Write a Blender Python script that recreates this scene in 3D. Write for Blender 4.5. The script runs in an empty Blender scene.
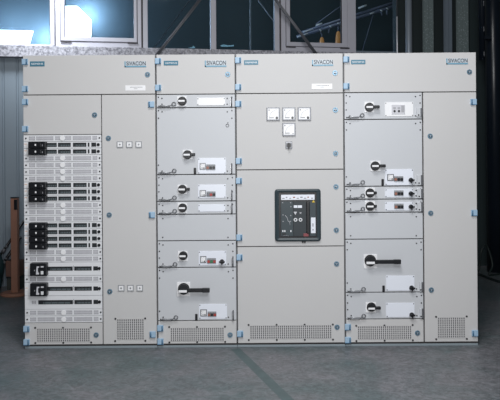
import bpy, bmesh, math, random
from mathutils import Matrix, Vector

random.seed(4)
scn = bpy.context.scene
COL = scn.collection
R = math.radians

# ---------------------------------------------------------------- measuring the photograph
S = 133.3            # pixels per metre on the cabinet fronts (plane Y = 0)
D = 5.0              # camera distance
H = 1.45             # camera height
ROLL = R(0.42)
CX, CY = 250.0, 154.0
F = S * D
_c, _s = math.cos(ROLL), math.sin(ROLL)

def uv(px, py):
    return ((px - CX) * _c - (py - CY) * _s, (px - CX) * _s + (py - CY) * _c)

def P(px, py):
    """point of the cabinet front plane"""
    u, v = uv(px, py)
    return u / S, H - v / S

def ZP(px, py):
    return P(px, py)[1]

def at_depth(px, py, y):
    u, v = uv(px, py)
    d = D + y
    return Vector((u / F * d, y, H - v / F * d))

# ---------------------------------------------------------------- materials
def new_mat(name):
    m = bpy.data.materials.new(name)
    m.use_nodes = True
    nt = m.node_tree
    b = nt.nodes['Principled BSDF']
    return m, nt, b

def paint(name, col, rough=0.5, metal=0.0, var=0.03, scale=6.0, bump=0.0, spec=0.5):
    m, nt, b = new_mat(name)
    tc = nt.nodes.new('ShaderNodeTexCoord')
    n = nt.nodes.new('ShaderNodeTexNoise')
    n.inputs['Scale'].default_value = scale
    n.inputs['Detail'].default_value = 5
    nt.links.new(tc.outputs['Object'], n.inputs['Vector'])
    mix = nt.nodes.new('ShaderNodeMix'); mix.data_type = 'RGBA'
    mix.inputs[6].default_value = tuple(max(0, c * (1 - var)) for c in col) + (1,)
    mix.inputs[7].default_value = tuple(min(1, c * (1 + var)) for c in col) + (1,)
    nt.links.new(n.outputs['Fac'], mix.inputs[0])
    nt.links.new(mix.outputs[2], b.inputs['Base Color'])
    b.inputs['Roughness'].default_value = rough
    b.inputs['Metallic'].default_value = metal
    b.inputs['Specular IOR Level'].default_value = spec
    if bump:
        bp = nt.nodes.new('ShaderNodeBump')
        bp.inputs['Strength'].default_value = bump
        bp.inputs['Distance'].default_value = 0.002
        nt.links.new(n.outputs['Fac'], bp.inputs['Height'])
        nt.links.new(bp.outputs['Normal'], b.inputs['Normal'])
    return m

def emit(name, col, strength):
    m, nt, b = new_mat(name)
    b.inputs['Base Color'].default_value = tuple(c*0.6 for c in col) + (1,)
    b.inputs['Emission Color'].default_value = col + (1,)
    b.inputs['Emission Strength'].default_value = strength
    return m

M = {}
M['door'] = paint('door_grey_paint', (0.605, 0.598, 0.598), 0.65, var=0.02, scale=3)
M['drawer'] = paint('drawer_grey_paint', (0.59, 0.605, 0.635), 0.5, var=0.02, scale=3)
M['carcass'] = paint('carcass_grey', (0.40, 0.41, 0.42), 0.6)
M['seal'] = paint('dark_seal', (0.05, 0.045, 0.045), 0.7)
M['plinth'] = paint('plinth_metal', (0.26, 0.31, 0.34), 0.4)
M['hinge'] = paint('hinge_blue', (0.36, 0.52, 0.68), 0.4)
M['hinge_dark'] = paint('hinge_pin_blue', (0.08, 0.19, 0.32), 0.4)
M['lock'] = paint('lock_steel', (0.18, 0.30, 0.40), 0.35, metal=0.5)
M['lock_dark'] = paint('lock_slot', (0.04, 0.06, 0.08), 0.5)
M['white'] = paint('white_plastic', (0.90, 0.90, 0.92), 0.4, var=0.01)
M['panel'] = paint('panel_white', (0.84, 0.87, 0.95), 0.35, var=0.01)
M['black'] = paint('black_plastic', (0.008, 0.009, 0.012), 0.35)
M['screw'] = paint('screw_dark', (0.05, 0.05, 0.055), 0.4, metal=0.5)
M['steel'] = paint('steel_wire', (0.42, 0.43, 0.45), 0.35, metal=0.6)
M['steel_dark'] = paint('dull_steel', (0.16, 0.165, 0.18), 0.4, metal=0.5)
M['badge_blue'] = paint('badge_petrol', (0.055, 0.19, 0.28), 0.4)
M['badge_pale'] = paint('badge_pale', (0.52, 0.58, 0.63), 0.4)
M['badge_sky'] = paint('badge_sky', (0.15, 0.34, 0.47), 0.4)
M['ink'] = paint('ink', (0.03, 0.035, 0.05), 0.6)
M['ink_grey'] = paint('ink_grey', (0.33, 0.34, 0.36), 0.6)
M['strip'] = paint('strip_white', (0.79, 0.80, 0.83), 0.45, var=0.02)
M['mesh'] = paint('mesh_grey', (0.40, 0.40, 0.43), 0.5)
M['mesh_bar'] = paint('mesh_bar_grey', (0.62, 0.62, 0.66), 0.5)
M['slot'] = paint('slot_dark', (0.014, 0.018, 0.022), 0.5)
M['slot_grey'] = paint('slot_insert', (0.10, 0.125, 0.135), 0.4)
M['orange'] = paint('orange_sticker', (0.72, 0.46, 0.33), 0.5)
M['red'] = paint('red_plastic', (0.42, 0.05, 0.04), 0.4)
M['dull_red'] = paint('dull_red_plastic', (0.26, 0.06, 0.07), 0.45)
M['rust'] = paint('brown_plastic', (0.33, 0.14, 0.10), 0.4)
M['green'] = paint('green_plastic', (0.04, 0.20, 0.08), 0.4)
M['breaker'] = paint('breaker_petrol', (0.034, 0.052, 0.062), 0.42)
M['breaker_in'] = paint('breaker_front', (0.022, 0.031, 0.038), 0.45)
M['vent_hole'] = paint('vent_hole', (0.14, 0.14, 0.15), 0.7)
M['frame_white'] = paint('window_frame_paint', (0.47, 0.47, 0.53), 0.45, var=0.04, scale=8)
M['frame_line'] = paint('window_gasket', (0.035, 0.03, 0.035), 0.6)
M['brown'] = paint('brown_post_paint', (0.40, 0.20, 0.14), 0.5, var=0.12, scale=15)
M['box_brown'] = paint('brown_board', (0.17, 0.09, 0.07), 0.6, var=0.1)
M['box_grey'] = paint('grey_green_board', (0.05, 0.058, 0.052), 0.6, var=0.1)
M['tarp'] = paint('teal_tarpaulin', (0.010, 0.035, 0.042), 0.55, var=0.2, bump=0.5)
M['brace'] = paint('brace_steel', (0.13, 0.135, 0.155), 0.4, metal=0.5)
M['cladding'] = paint('blue_grey_cladding', (0.22, 0.27, 0.32), 0.45, var=0.06, scale=2)
M['dark_wall'] = paint('dark_teal_wall', (0.009, 0.017, 0.019), 0.6, var=0.15, scale=2)
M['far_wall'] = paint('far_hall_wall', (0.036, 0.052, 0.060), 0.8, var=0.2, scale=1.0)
M['column'] = paint('dark_navy_gloss', (0.006, 0.010, 0.017), 0.30, var=0.3)
M['pipe'] = paint('grey_pipe', (0.26, 0.30, 0.35), 0.4, metal=0.3)
M['rod'] = paint('bright_rod', (0.75, 0.75, 0.80), 0.3, metal=0.4)
M['rail'] = paint('rail_steel', (0.16, 0.17, 0.24), 0.45)
M['rail_white'] = paint('rail_clamp', (0.75, 0.75, 0.78), 0.5)
M['cable'] = paint('dark_cable', (0.010, 0.018, 0.018), 0.5)
M['paper'] = paint('pale_paper', (0.35, 0.52, 0.60), 0.7)

def sill_mat():
    m, nt, b = new_mat('terrazzo_sill')
    tc = nt.nodes.new('ShaderNodeTexCoord')
    n = nt.nodes.new('ShaderNodeTexNoise'); n.inputs['Scale'].default_value = 34; n.inputs['Detail'].default_value = 6
    n.inputs['Roughness'].default_value = 0.75
    r = nt.nodes.new('ShaderNodeValToRGB')
    r.color_ramp.elements[0].position = 0.40; r.color_ramp.elements[0].color = (0.16, 0.16, 0.19, 1)
    r.color_ramp.elements[1].position = 0.60; r.color_ramp.elements[1].color = (0.52, 0.52, 0.58, 1)
    nt.links.new(tc.outputs['Object'], n.inputs['Vector'])
    nt.links.new(n.outputs['Fac'], r.inputs[0]); nt.links.new(r.outputs[0], b.inputs['Base Color'])
    b.inputs['Roughness'].default_value = 0.6
    return m
M['sill'] = sill_mat()

def perforated(name, col, hole):
    m, nt, b = new_mat(name)
    tc = nt.nodes.new('ShaderNodeTexCoord')
    v = nt.nodes.new('ShaderNodeTexVoronoi'); v.inputs['Scale'].default_value = 42
    r = nt.nodes.new('ShaderNodeValToRGB')
    r.color_ramp.elements[0].position = 0.16; r.color_ramp.elements[0].color = hole + (1,)
    r.color_ramp.elements[1].position = 0.30; r.color_ramp.elements[1].color = col + (1,)
    nt.links.new(tc.outputs['Object'], v.inputs['Vector'])
    nt.links.new(v.outputs['Distance'], r.inputs[0]); nt.links.new(r.outputs[0], b.inputs['Base Color'])
    b.inputs['Roughness'].default_value = 0.5
    return m
M['perforated'] = perforated('perforated_panel', (0.15, 0.19, 0.195), (0.34, 0.40, 0.41))
M['perf_blue'] = paint('blue_grey_panel', (0.15, 0.185, 0.225), 0.45, var=0.1)

def glass_mat():
    m, nt, b = new_mat('window_glass')
    nt.nodes.remove(b)
    out = nt.nodes['Material Output']
    t = nt.nodes.new('ShaderNodeBsdfTransparent'); t.inputs['Color'].default_value = (0.86, 0.93, 0.95, 1)
    g = nt.nodes.new('ShaderNodeBsdfGlossy'); g.inputs['Roughness'].default_value = 0.03
    g.inputs['Color'].default_value = (0.9, 0.95, 1, 1)
    fr = nt.nodes.new('ShaderNodeFresnel'); fr.inputs['IOR'].default_value = 1.5
    tc = nt.nodes.new('ShaderNodeTexCoord')
    n = nt.nodes.new('ShaderNodeTexNoise'); n.inputs['Scale'].default_value = 3.0
    bp = nt.nodes.new('ShaderNodeBump'); bp.inputs['Strength'].default_value = 0.02
    nt.links.new(tc.outputs['Object'], n.inputs['Vector'])
    nt.links.new(n.outputs['Fac'], bp.inputs['Height'])
    nt.links.new(bp.outputs['Normal'], g.inputs['Normal'])
    mx = nt.nodes.new('ShaderNodeMixShader')
    nt.links.new(fr.outputs[0], mx.inputs[0]); nt.links.new(t.outputs[0], mx.inputs[1]); nt.links.new(g.outputs[0], mx.inputs[2])
    nt.links.new(mx.outputs[0], out.inputs['Surface'])
    return m
M['glass'] = glass_mat()

def floor_mat():
    m, nt, b = new_mat('painted_concrete_floor')
    tc = nt.nodes.new('ShaderNodeTexCoord')
    mp = nt.nodes.new('ShaderNodeMapping'); mp.inputs['Scale'].default_value = (1.0, 1.0, 1.0)
    nt.links.new(tc.outputs['Object'], mp.inputs['Vector'])
    n1 = nt.nodes.new('ShaderNodeTexNoise'); n1.inputs['Scale'].default_value = 1.6; n1.inputs['Detail'].default_value = 6
    n1.inputs['Roughness'].default_value = 0.65; n1.inputs['Distortion'].default_value = 0.8
    n2 = nt.nodes.new('ShaderNodeTexNoise'); n2.inputs['Scale'].default_value = 20; n2.inputs['Detail'].default_value = 8
    n2.inputs['Roughness'].default_value = 0.75; n2.inputs['Distortion'].default_value = 1.5
    mp2 = nt.nodes.new('ShaderNodeMapping'); mp2.inputs['Scale'].default_value = (0.8, 1.0, 1.0); mp2.inputs['Rotation'].default_value = (0, 0, 0.5)
    nt.links.new(tc.outputs['Object'], mp2.inputs['Vector'])
    nt.links.new(mp.outputs[0], n1.inputs['Vector']); nt.links.new(mp2.outputs[0], n2.inputs['Vector'])
    r1 = nt.nodes.new('ShaderNodeValToRGB')
    r1.color_ramp.elements[0].position = 0.35; r1.color_ramp.elements[0].color = (0.098, 0.132, 0.137, 1)
    r1.color_ramp.elements[1].position = 0.58; r1.color_ramp.elements[1].color = (0.172, 0.173, 0.186, 1)
    nt.links.new(n1.outputs['Fac'], r1.inputs[0])
    r2 = nt.nodes.new('ShaderNodeValToRGB')
    r2.color_ramp.elements[0].position = 0.40; r2.color_ramp.elements[0].color = (0.66, 0.68, 0.68, 1)
    r2.color_ramp.elements[1].position = 0.64; r2.color_ramp.elements[1].color = (1.42, 1.42, 1.44, 1)
    nt.links.new(n2.outputs['Fac'], r2.inputs[0])
    mx = nt.nodes.new('ShaderNodeMix'); mx.data_type = 'RGBA'; mx.blend_type = 'MULTIPLY'
    mx.inputs[0].default_value = 1
    nt.links.new(r1.outputs[0], mx.inputs[6]); nt.links.new(r2.outputs[0], mx.inputs[7])
    nt.links.new(mx.outputs[2], b.inputs['Base Color'])
    rr = nt.nodes.new('ShaderNodeMapRange'); rr.inputs[3].default_value = 0.32; rr.inputs[4].default_value = 0.5
    nt.links.new(n2.outputs['Fac'], rr.inputs[0]); nt.links.new(rr.outputs[0], b.inputs['Roughness'])
    return m
M['floor'] = floor_mat()
M['floor_line'] = paint('worn_green_line', (0.080, 0.120, 0.126), 0.45, var=0.35, scale=12)

# ---------------------------------------------------------------- mesh builder
class MB:
    def __init__(self):
        self.bm = bmesh.new()
        self.mats = []
        self.done = self.bm.faces.layers.int.new('done')
        self.T = Matrix.Identity(4)
    def mi(self, m):
        if m not in self.mats: self.mats.append(m)
        return self.mats.index(m)
    def _flush(self, m, smooth=False):
        i = self.mi(m)
        for f in self.bm.faces:
            if not f[self.done]:
                f[self.done] = 1; f.material_index = i; f.smooth = smooth
    def _face(self, vs, i, smooth=False):
        f = self.bm.faces.new(vs); f.material_index = i; f[self.done] = 1; f.smooth = smooth
    def box(self, x0, x1, y0, y1, z0, z1, m, bevel=0):
        if bevel:
            mt = self.T @ Matrix.Translation(((x0+x1)/2, (y0+y1)/2, (z0+z1)/2)) @ Matrix.Diagonal((x1-x0, y1-y0, z1-z0, 1))
            g = bmesh.ops.create_cube(self.bm, size=1, matrix=mt)
            es = {e for v in g['verts'] for e in v.link_edges}
            bmesh.ops.bevel(self.bm, geom=list(es), offset=bevel, segments=2, affect='EDGES', profile=0.5)
            self._flush(m)
            return self
        i = self.mi(m)
        v = [self.bm.verts.new(self.T @ Vector(p)) for p in
             ((x0,y0,z0),(x1,y0,z0),(x1,y1,z0),(x0,y1,z0),(x0,y0,z1),(x1,y0,z1),(x1,y1,z1),(x0,y1,z1))]
        for q in ((0,3,2,1),(4,5,6,7),(0,1,5,4),(1,2,6,5),(2,3,7,6),(3,0,4,7)):
            self._face([v[k] for k in q], i)
        return self
    def prism(self, poly, y0, y1, m):
        """poly: (x, z) outline, extruded along y"""
        i = self.mi(m)
        a = [self.bm.verts.new(self.T @ Vector((x, y0, z))) for x, z in poly]
        b = [self.bm.verts.new(self.T @ Vector((x, y1, z))) for x, z in poly]
        n = len(poly)
        self._face(a, i); self._face(b[::-1], i)
        for k in range(n):
            self._face([a[k], b[k], b[(k+1) % n], a[(k+1) % n]], i)
        return self
    def profile(self, poly, z0, z1, m):
        """poly: closed (x, y) outline, extruded along z"""
        i = self.mi(m)
        a = [self.bm.verts.new(self.T @ Vector((x, y, z0))) for x, y in poly]
        b = [self.bm.verts.new(self.T @ Vector((x, y, z1))) for x, y in poly]
        n = len(poly)
        self._face(a[::-1], i); self._face(b, i)
        for k in range(n):
            self._face([a[k], a[(k+1) % n], b[(k+1) % n], b[k]], i)
        return self
    def cyl(self, p0, p1, r, m, r2=None, n=20, smooth=True, caps=True):
        p0, p1 = Vector(p0), Vector(p1)
        i = self.mi(m)
        ax = (p1 - p0).normalized()
        q = ax.to_track_quat('Z', 'Y').to_matrix()
        r2 = r if r2 is None else r2
        A, B = [], []
        for k in range(n):
            t = 2*math.pi*k/n
            d = q @ Vector((math.cos(t), math.sin(t), 0))
            A.append(self.bm.verts.new(self.T @ (p0 + d*r))); B.append(self.bm.verts.new(self.T @ (p1 + d*r2)))
        for k in range(n):
            self._face([A[k], A[(k+1)%n], B[(k+1)%n], B[k]], i, smooth)
        if caps:
            self._face(A[::-1], i); self._face(B, i)
        return self
    def tube(self, pts, r, m, n=8, closed=False):
        i = self.mi(m)
        pts = [Vector(p) for p in pts]
        N = len(pts); rings = []
        up = Vector((0.13, 0.9, 0.41)).normalized()
        for k in range(N):
            a = pts[(k-1) % N] if (closed or k > 0) else pts[k]
            b = pts[(k+1) % N] if (closed or k < N-1) else pts[k]
            t = (b - a).normalized()
            x = t.cross(up)
            if x.length < 1e-4: x = t.cross(Vector((1, 0, 0)))
            x.normalize(); y = t.cross(x)
            rings.append([self.bm.verts.new(self.T @ (pts[k] + (x*math.cos(2*math.pi*j/n) + y*math.sin(2*math.pi*j/n))*r)) for j in range(n)])
        for k in range(N if closed else N-1):
            A, B = rings[k], rings[(k+1) % N]
            for j in range(n):
                self._face([A[j], B[j], B[(j+1)%n], A[(j+1)%n]], i, True)
        if not closed:
            self._face(rings[0], i); self._face(rings[-1][::-1], i)
        return self
    def text(self, s, x0, x1, z0, z1, y, m, off=0.012):
        cu = bpy.data.curves.new('t', 'FONT'); cu.body = s; cu.extrude = 0.0; cu.offset = off
        ob = bpy.data.objects.new('t', cu); COL.objects.link(ob)
        dg = bpy.context.evaluated_depsgraph_get(); dg.update()
        me = bpy.data.meshes.new_from_object(ob.evaluated_get(dg))
        bpy.data.objects.remove(ob); bpy.data.curves.remove(cu)
        xs = [v.co.x for v in me.vertices]; zs = [v.co.y for v in me.vertices]
        sx = (x1-x0)/(max(xs)-min(xs)); sz = (z1-z0)/(max(zs)-min(zs))
        i = self.mi(m)
        vs = [self.bm.verts.new(self.T @ Vector((x0+(v.co.x-min(xs))*sx, y, z0+(v.co.y-min(zs))*sz))) for v in me.vertices]
        for p in me.polygons:
            try: self._face([vs[k] for k in p.vertices], i)
            except ValueError: pass
        bpy.data.meshes.remove(me)
        return self
    def build(self, name, parent=None, origin=(0, 0, 0), recalc=True):
        if recalc: bmesh.ops.recalc_face_normals(self.bm, faces=list(self.bm.faces))
        self.bm.faces.layers.int.remove(self.done)
        me = bpy.data.meshes.new(name)
        o = Vector(origin)
        for v in self.bm.verts: v.co -= o
        self.bm.to_mesh(me); self.bm.free()
        for m in self.mats: me.materials.append(m)
        ob = bpy.data.objects.new(name, me)
        COL.objects.link(ob)
        if parent is not None:
            ob.parent = parent
            ob.location = o - world_of(parent)
        else:
            ob.location = o
        return ob

def world_of(o):
    v = Vector((0, 0, 0))
    while o is not None:
        v += o.location; o = o.parent
    return v

def tag(o, label=None, cat=None, group=None, kind=None):
    if label: o['label'] = label
    if cat: o['category'] = cat
    if group: o['group'] = group
    if kind: o['kind'] = kind
    return o

def thing(name, loc, label, cat, group=None):
    o = bpy.data.objects.new(name, None); COL.objects.link(o)
    o.empty_display_size = 0.1
    o.location = loc
    return tag(o, label, cat, group)

# ---------------------------------------------------------------- cabinet parts
def rect(px0, py0, px1, py1):
    x, z = P((px0+px1)/2, (py0+py1)/2)
    w, h = (px1-px0)/S, (py1-py0)/S
    return x-w/2, x+w/2, z-h/2, z+h/2

GAP = 0.0034

def front(name, cab, x0, x1, z0, z1, mat, screws=(), gl=GAP, gr=GAP):
    mb = MB()
    mb.box(x0+gl, x1-gr, 0, 0.02, z0+GAP, z1-GAP, M[mat], 0.002)
    for px, py in screws:
        x, z = P(px, py)
        mb.cyl((x, 0.0005, z), (x, -0.003, z), 0.0052, M['screw'], n=10)
    return mb.build(name, cab, ((x0+x1)/2, 0, (z0+z1)/2))

def hinge(par, px, py, side=-1):
    """px, py: centre of the hinge block"""
    x, z = P(px, py)
    mb = MB()
    mb.box(x-0.023, x+0.023, -0.014, 0.001, z-0.023, z+0.023, M['hinge'], 0.003)
    hx = x + side*0.014
    mb.cyl((hx, -0.014, z-0.019), (hx, -0.014, z+0.019), 0.0055, M['hinge_dark'], n=10)
    mb.box(x-0.021, x+0.021, -0.015, -0.0135, z-0.0225, z-0.0175, M['hinge_dark'])
    mb.build('hinge', par, (x, 0, z))

def lock(par, px, py):
    x, z = P(px, py)
    mb = MB()
    mb.cyl((x, 0.001, z), (x, -0.006, z), 0.0205, M['lock'], r2=0.0185)
    mb.cyl((x, -0.006, z), (x, -0.0065, z), 0.012, M['lock_dark'], n=16)
    mb.box(x-0.010, x+0.010, -0.009, -0.006, z+0.001, z+0.005, M['steel'])
    mb.box(x-0.002, x+0.002, -0.010, -0.006, z-0.008, z+0.008, M['hinge'])
    mb.build('lock', par, (x, 0, z))

def maker_badge(par, px0, py0, px1, py1):
    x0, x1, z0, z1 = rect(px0, py0, px1, py1)
    mb = MB()
    mb.box(x0, x1, -0.003, 0.001, z0, z1, M['badge_blue'], 0.001)
    mb.text('SIEMENS', x0+0.010, x1-0.010, z0+0.0115, z1-0.0115, -0.0034, M['white'], off=0.0)
    mb.build('maker_badge', par, (x0, 0, z0), recalc=False)

def nameplate(par, px0, py0, px1, py1):
    x0, x1, z0, z1 = rect(px0, py0, px1, py1)
    mb = MB()
    mb.box(x0, x1, -0.003, 0.001, z0, z1, M['badge_pale'], 0.0008)
    mb.box(x0, x0+0.008, -0.0034, -0.0028, z0, z1, M['badge_sky'])
    mb.box(x0, x1, -0.0034, -0.0028, z0, z0+0.010, M['badge_sky'])
    mb.text('SIVACON', x0+0.014, x1-0.003, z0+0.0135, z1-0.002, -0.0036, M['ink'])
    mb.build('nameplate', par, (x0, 0, z0), recalc=False)

def paper_label(par, px0, py0, px1, py1):
    x0, x1, z0, z1 = rect(px0, py0, px1, py1)
    mb = MB()
    mb.box(x0, x1, -0.002, 0.001, z0, z1, M['white'])
    xx = x0 + 0.035
    for k in range(9):
        w = random.uniform(0.006, 0.011)
        mb.box(xx, xx+w, -0.0024, -0.0018, z1-0.016, z1-0.011, M['ink_grey'])
        xx += w + 0.0025
    mb.box(x0+0.063, x0+0.09, -0.0024, -0.0018, z1-0.027, z1-0.0235, M['ink_grey'])
    mb.build('label_plate', par, (x0, 0, z0))

def vent(par, px0, py0, px1, py1, screws, rows=6):
    x0, x1, z0, z1 = rect(px0, py0, px1, py1)
    mb = MB()
    mb.box(x0, x1, -0.001, 0.001, z0, z1, M['vent_hole'])
    n = max(6, round((px1-px0)/2.08))
    p = (x1-x0)/n
    for k in range(n+1):
        c = x0 + k*p
        mb.box(max(x0, c-p*0.22), min(x1, c+p*0.22), -0.004, -0.001, z0, z1, M['door'])
    q = (z1-z0)/rows
    for k in range(rows+1):
        c = z0 + k*q
        mb.box(x0, x1, -0.0041, -0.001, max(z0, c-q*0.09), min(z1, c+q*0.09), M['door'])
    for px, py in screws:
        x, z = P(px, py)
        mb.cyl((x, 0.0005, z), (x, -0.003, z), 0.0075, M['screw'], n=10)
    mb.build('vent_grille', par, (x0, 0, z0))

def indicator(par, px, py, s=6.4):
    x0, x1, z0, z1 = rect(px-s/2, py-s/2, px+s/2, py+s/2)
    mb = MB()
    mb.box(x0, x1, -0.006, 0.001, z0, z1, M['ink_grey'], 0.001)
    mb.box(x0+0.007, x1-0.007, -0.0075, -0.005, z0+0.007, z1-0.007, M['white'])
    xc, zc = (x0+x1)/2, (z0+z1)/2
    mb.cyl((xc, -0.0075, zc), (xc, -0.009, zc), 0.007, M['steel'], n=12)
    mb.build('indicator', par, (x0, 0, z0))

def meter(par, px0, py0, px1, py1, knob=True):
    x0, x1, z0, z1 = rect(px0, py0, px1, py1)
    w = x1-x0
    mb = MB()
    b = min(0.0095, w*0.12)
    mb.box(x0, x1, -0.010, 0.001, z0, z1, M['steel_dark'], 0.0015)
    mb.box(x0+b, x1-b, -0.0108, -0.008, z0+b, z1-b, M['white'])
    # scale arc, needle and caption bar
    cx, cz = x1-b*1.6, z0+b*2.2
    r = w*0.62
    pts = []
    for k in range(9):
        t = R(95 + 80*k/8)
        pts.append((cx + r*math.cos(t), -0.0109, cz + r*math.sin(t)))
    mb.tube(pts, w*0.010, M['ink_grey'], n=4)
    mb.box(x0+b*2, x0+w*0.55, -0.0112, -0.0107, z0+b*1.9, z0+b*2.6, M['ink_grey'])
    mb.box(x0+b*1.6, x0+b*2.4, -0.0112, -0.0107, z1-b*2.6, z1-b*1.7, M['ink'])
    if knob:
        k = w*0.095
        mb.cyl((cx-b*0.8, -0.0105, cz), (cx-b*0.8, -0.016, cz), k, M['black'], n=14)
    else:
        mb.box(cx-b, cx+b*0.2, -0.0112, -0.0107, cz-b*0.6, cz, M['ink_grey'])
    mb.build('meter', par, (x0, 0, z0))

def rotary(par, px0, py0, px1, py1, kx, ky, r, lever=0, grip=0.0, drop=0.0):
    """square plate, black dial with a white pointer bar, and a lever to the right (px where it ends)"""
    x0, x1, z0, z1 = rect(px0, py0, px1, py1)
    mb = MB()
    mb.box(x0, x1, -0.006, 0.001, z0, z1, M['white'], 0.0015)
    mb.build('switch_plate', par, (x0, 0, z0))
    x, z = P(kx, ky); rr = r/S
    mb = MB()
    dep = -0.035 if r < 5 else -0.045
    x *= (D+dep*0.7)/D; z = H + (z-H)*(D+dep*0.7)/D
    mb.cyl((x, -0.006, z), (x, -0.014, z), rr, M['black'], n=28)
    mb.cyl((x, -0.014, z), (x, dep, z), rr*0.93, M['black'], r2=rr*0.82, n=28)
    zz = z - drop/S
    mb.box(x-rr*0.80, x+rr*0.62, dep-0.004, dep+0.002, zz-rr*0.20, zz+rr*0.20, M['white'], 0.001)
    mb.build('rotary_switch', par, (x, 0, z))
    if lever:
        xe, _ = P(lever, ky)
        hh = 0.011 if lever-kx < 15 else 0.0145
        mb = MB()
        mb.box(x+rr*0.7, xe, dep-0.006, dep+0.014, z+0.001-hh-drop/S*0.5, z+0.001+hh-drop/S*0.5, M['black'], 0.004)
        if lever-kx > 15:
            mb.box(xe-0.055, xe, dep-0.009, dep+0.016, z+0.001-hh-0.002-drop/S*0.5, z+0.001+hh+0.002-drop/S*0.5, M['black'], 0.004)
        mb.build('switch_lever', par, (x, 0, z))

def wire_handle(par, px, py):
    """px, py: ring centre; the wire runs 16 px to the left along the unit's lower edge"""
    x, z = P(px, py); k = 1/S
    mb = MB()
    mb.tube([(x-15.6*k, -0.003, z-1.9*k), (x-15.6*k, -0.016, z-1.9*k), (x-11*k, -0.020, z-2.6*k), (x-4.6*k, -0.020, z-2.4*k),
             (x-2.6*k, -0.018, z-1.2*k), (x-1.6*k, -0.018, z-0.4*k)], 0.0036, M['steel_dark'])
    mb.tube([(x-14*k, -0.014, z-1.3*k), (x-9*k, -0.014, z-1.7*k), (x-4*k, -0.014, z-1.5*k)], 0.0026, M['steel'])
    ring = [(x+0.0135*math.cos(2*math.pi*t/16), -0.018, z+0.0135*math.sin(2*math.pi*t/16)) for t in range(16)]
    mb.tube(ring, 0.0036, M['steel_dark'], closed=True)
    mb.build('locking_wire', par, (x, 0, z))

def pull_handle(par, px, py0, py1, wide=0.0):
    x, z = P(px, (py0+py1)/2); h = (py1-py0)/S/2
    mb = MB()
    if wide:
        w = wide/S
        mb.box(x-w, x, -0.012, 0.001, z-h, z+h, M['drawer'], 0.002)
        mb.box(x, x+0.012, -0.020, 0.001, z-h, z+h, M['steel_dark'], 0.002)
        mb.cyl((x-w*0.5, -0.012, z-h*0.6), (x-w*0.5, -0.014, z-h*0.6), 0.006, M['screw'], n=10)
    else:
        mb.tube([(x, 0, z-h), (x, -0.018, z-h*0.9), (x, -0.024, z-h*0.3), (x, -0.020, z+h*0.5), (x, 0.0, z+h)], 0.0045, M['steel_dark'])
        mb.box(x-0.011, x-0.006, -0.012, 0.001, z-h, z+h*0.7, M['steel'])
    mb.build('pull_handle', par, (x, 0, z))

def panel(par, px0, py0, px1, py1, mat='panel'):
    x0, x1, z0, z1 = rect(px0, py0, px1, py1)
    mb = MB()
    mb.box(x0, x1, -0.004, 0.001, z0, z1, M[mat], 0.0015)
    for x in (x0+0.007, x1-0.007):
        for z in (z0+0.007, z1-0.007):
            mb.cyl((x, -0.0035, z), (x, -0.006, z), 0.0038, M['screw'], n=8)
    mb.build('control_panel', par, (x0, 0, z0))

def buttons(par, px0, py0, px1, py1, cols):
    n = len(cols)
    w = (px1-px0)/n
    for k, c in enumerate(cols):
        x0, x1, z0, z1 = rect(px0+k*w, py0, px0+(k+1)*w, py1)
        mb = MB()
        mb.box(x0, x1, -0.010, -0.003, z0, z1, M['steel_dark'])
        mb.box(x0+0.001, x1-0.001, -0.012, -0.009, z1-(z1-z0)*0.28, z1-0.001, M['ink_grey'])
        xc, zc = (x0+x1)/2, z0+(z1-z0)*0.36
        mb.cyl((xc, -0.010, zc), (xc, -0.016, zc), (x1-x0)*0.46, M[c], n=14)
        mb.build('push_button', par, (x0, 0, z0))

def dark_knob(par, px, py):
    x, z = P(px, py)
    mb = MB()
    mb.cyl((x, -0.003, z), (x, -0.012, z), 0.017, M['black'], n=18)
    mb.cyl((x, -0.012, z), (x, -0.032, z), 0.013, M['black'], n=6, smooth=False)
    mb.box(x-0.022, x+0.022, -0.034, -0.020, z-0.006, z+0.006, M['black'], 0.002)
    mb.box(x-0.005, x+0.005, -0.034, -0.020, z-0.021, z+0.004, M['black'], 0.002)
    mb.build('selector_knob', par, (x, 0, z))

def black_slot(par, px, py0, py1):
    x, z = P(px, (py0+py1)/2); h = (py1-py0)/S/2
    mb = MB()
    mb.box(x-0.0095, x+0.0095, -0.007, 0.001, z-h, z+h, M['black'], 0.004)
    mb.build('release_catch', par, (x, 0, z))

ZTOP = 2.2035
def cabinet(x0, x1, ztop, label):
    cab = thing('switchgear_cabinet', ((x0+x1)/2, 0.3, 0), label, 'electrical cabinet', 'switchgear cabinets standing in one row')
    mb = MB()
    mb.box(x0+0.002, x1-0.002, 0.024, 0.6, 0.028, ztop-0.002, M['carcass'])
    mb.box(x0+0.004, x1-0.004, 0.0205, 0.0245, 0.03, ztop-0.006, M['seal'])
    mb.build('body', cab, ((x0+x1)/2, 0.3, 0))
    mb = MB()
    mb.box(x0+0.001, x1-0.001, 0.004, 0.6, 0.0, 0.016, M['plinth'], 0.002)
    mb.box(x0+0.001, x1-0.001, 0.016, 0.6, 0.015, 0.029, M['seal'])
    mb.build('plinth', cab, ((x0+x1)/2, 0.3, 0))
    return cab

C0, C1, C2, C3, C4 = -1.702, -0.703, -0.105, 0.706, 1.703
V1, V4 = -1.1125, 1.2975
ZB = 0.028
E = 0.006          # wider gaps between neighbouring cabinets

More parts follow.
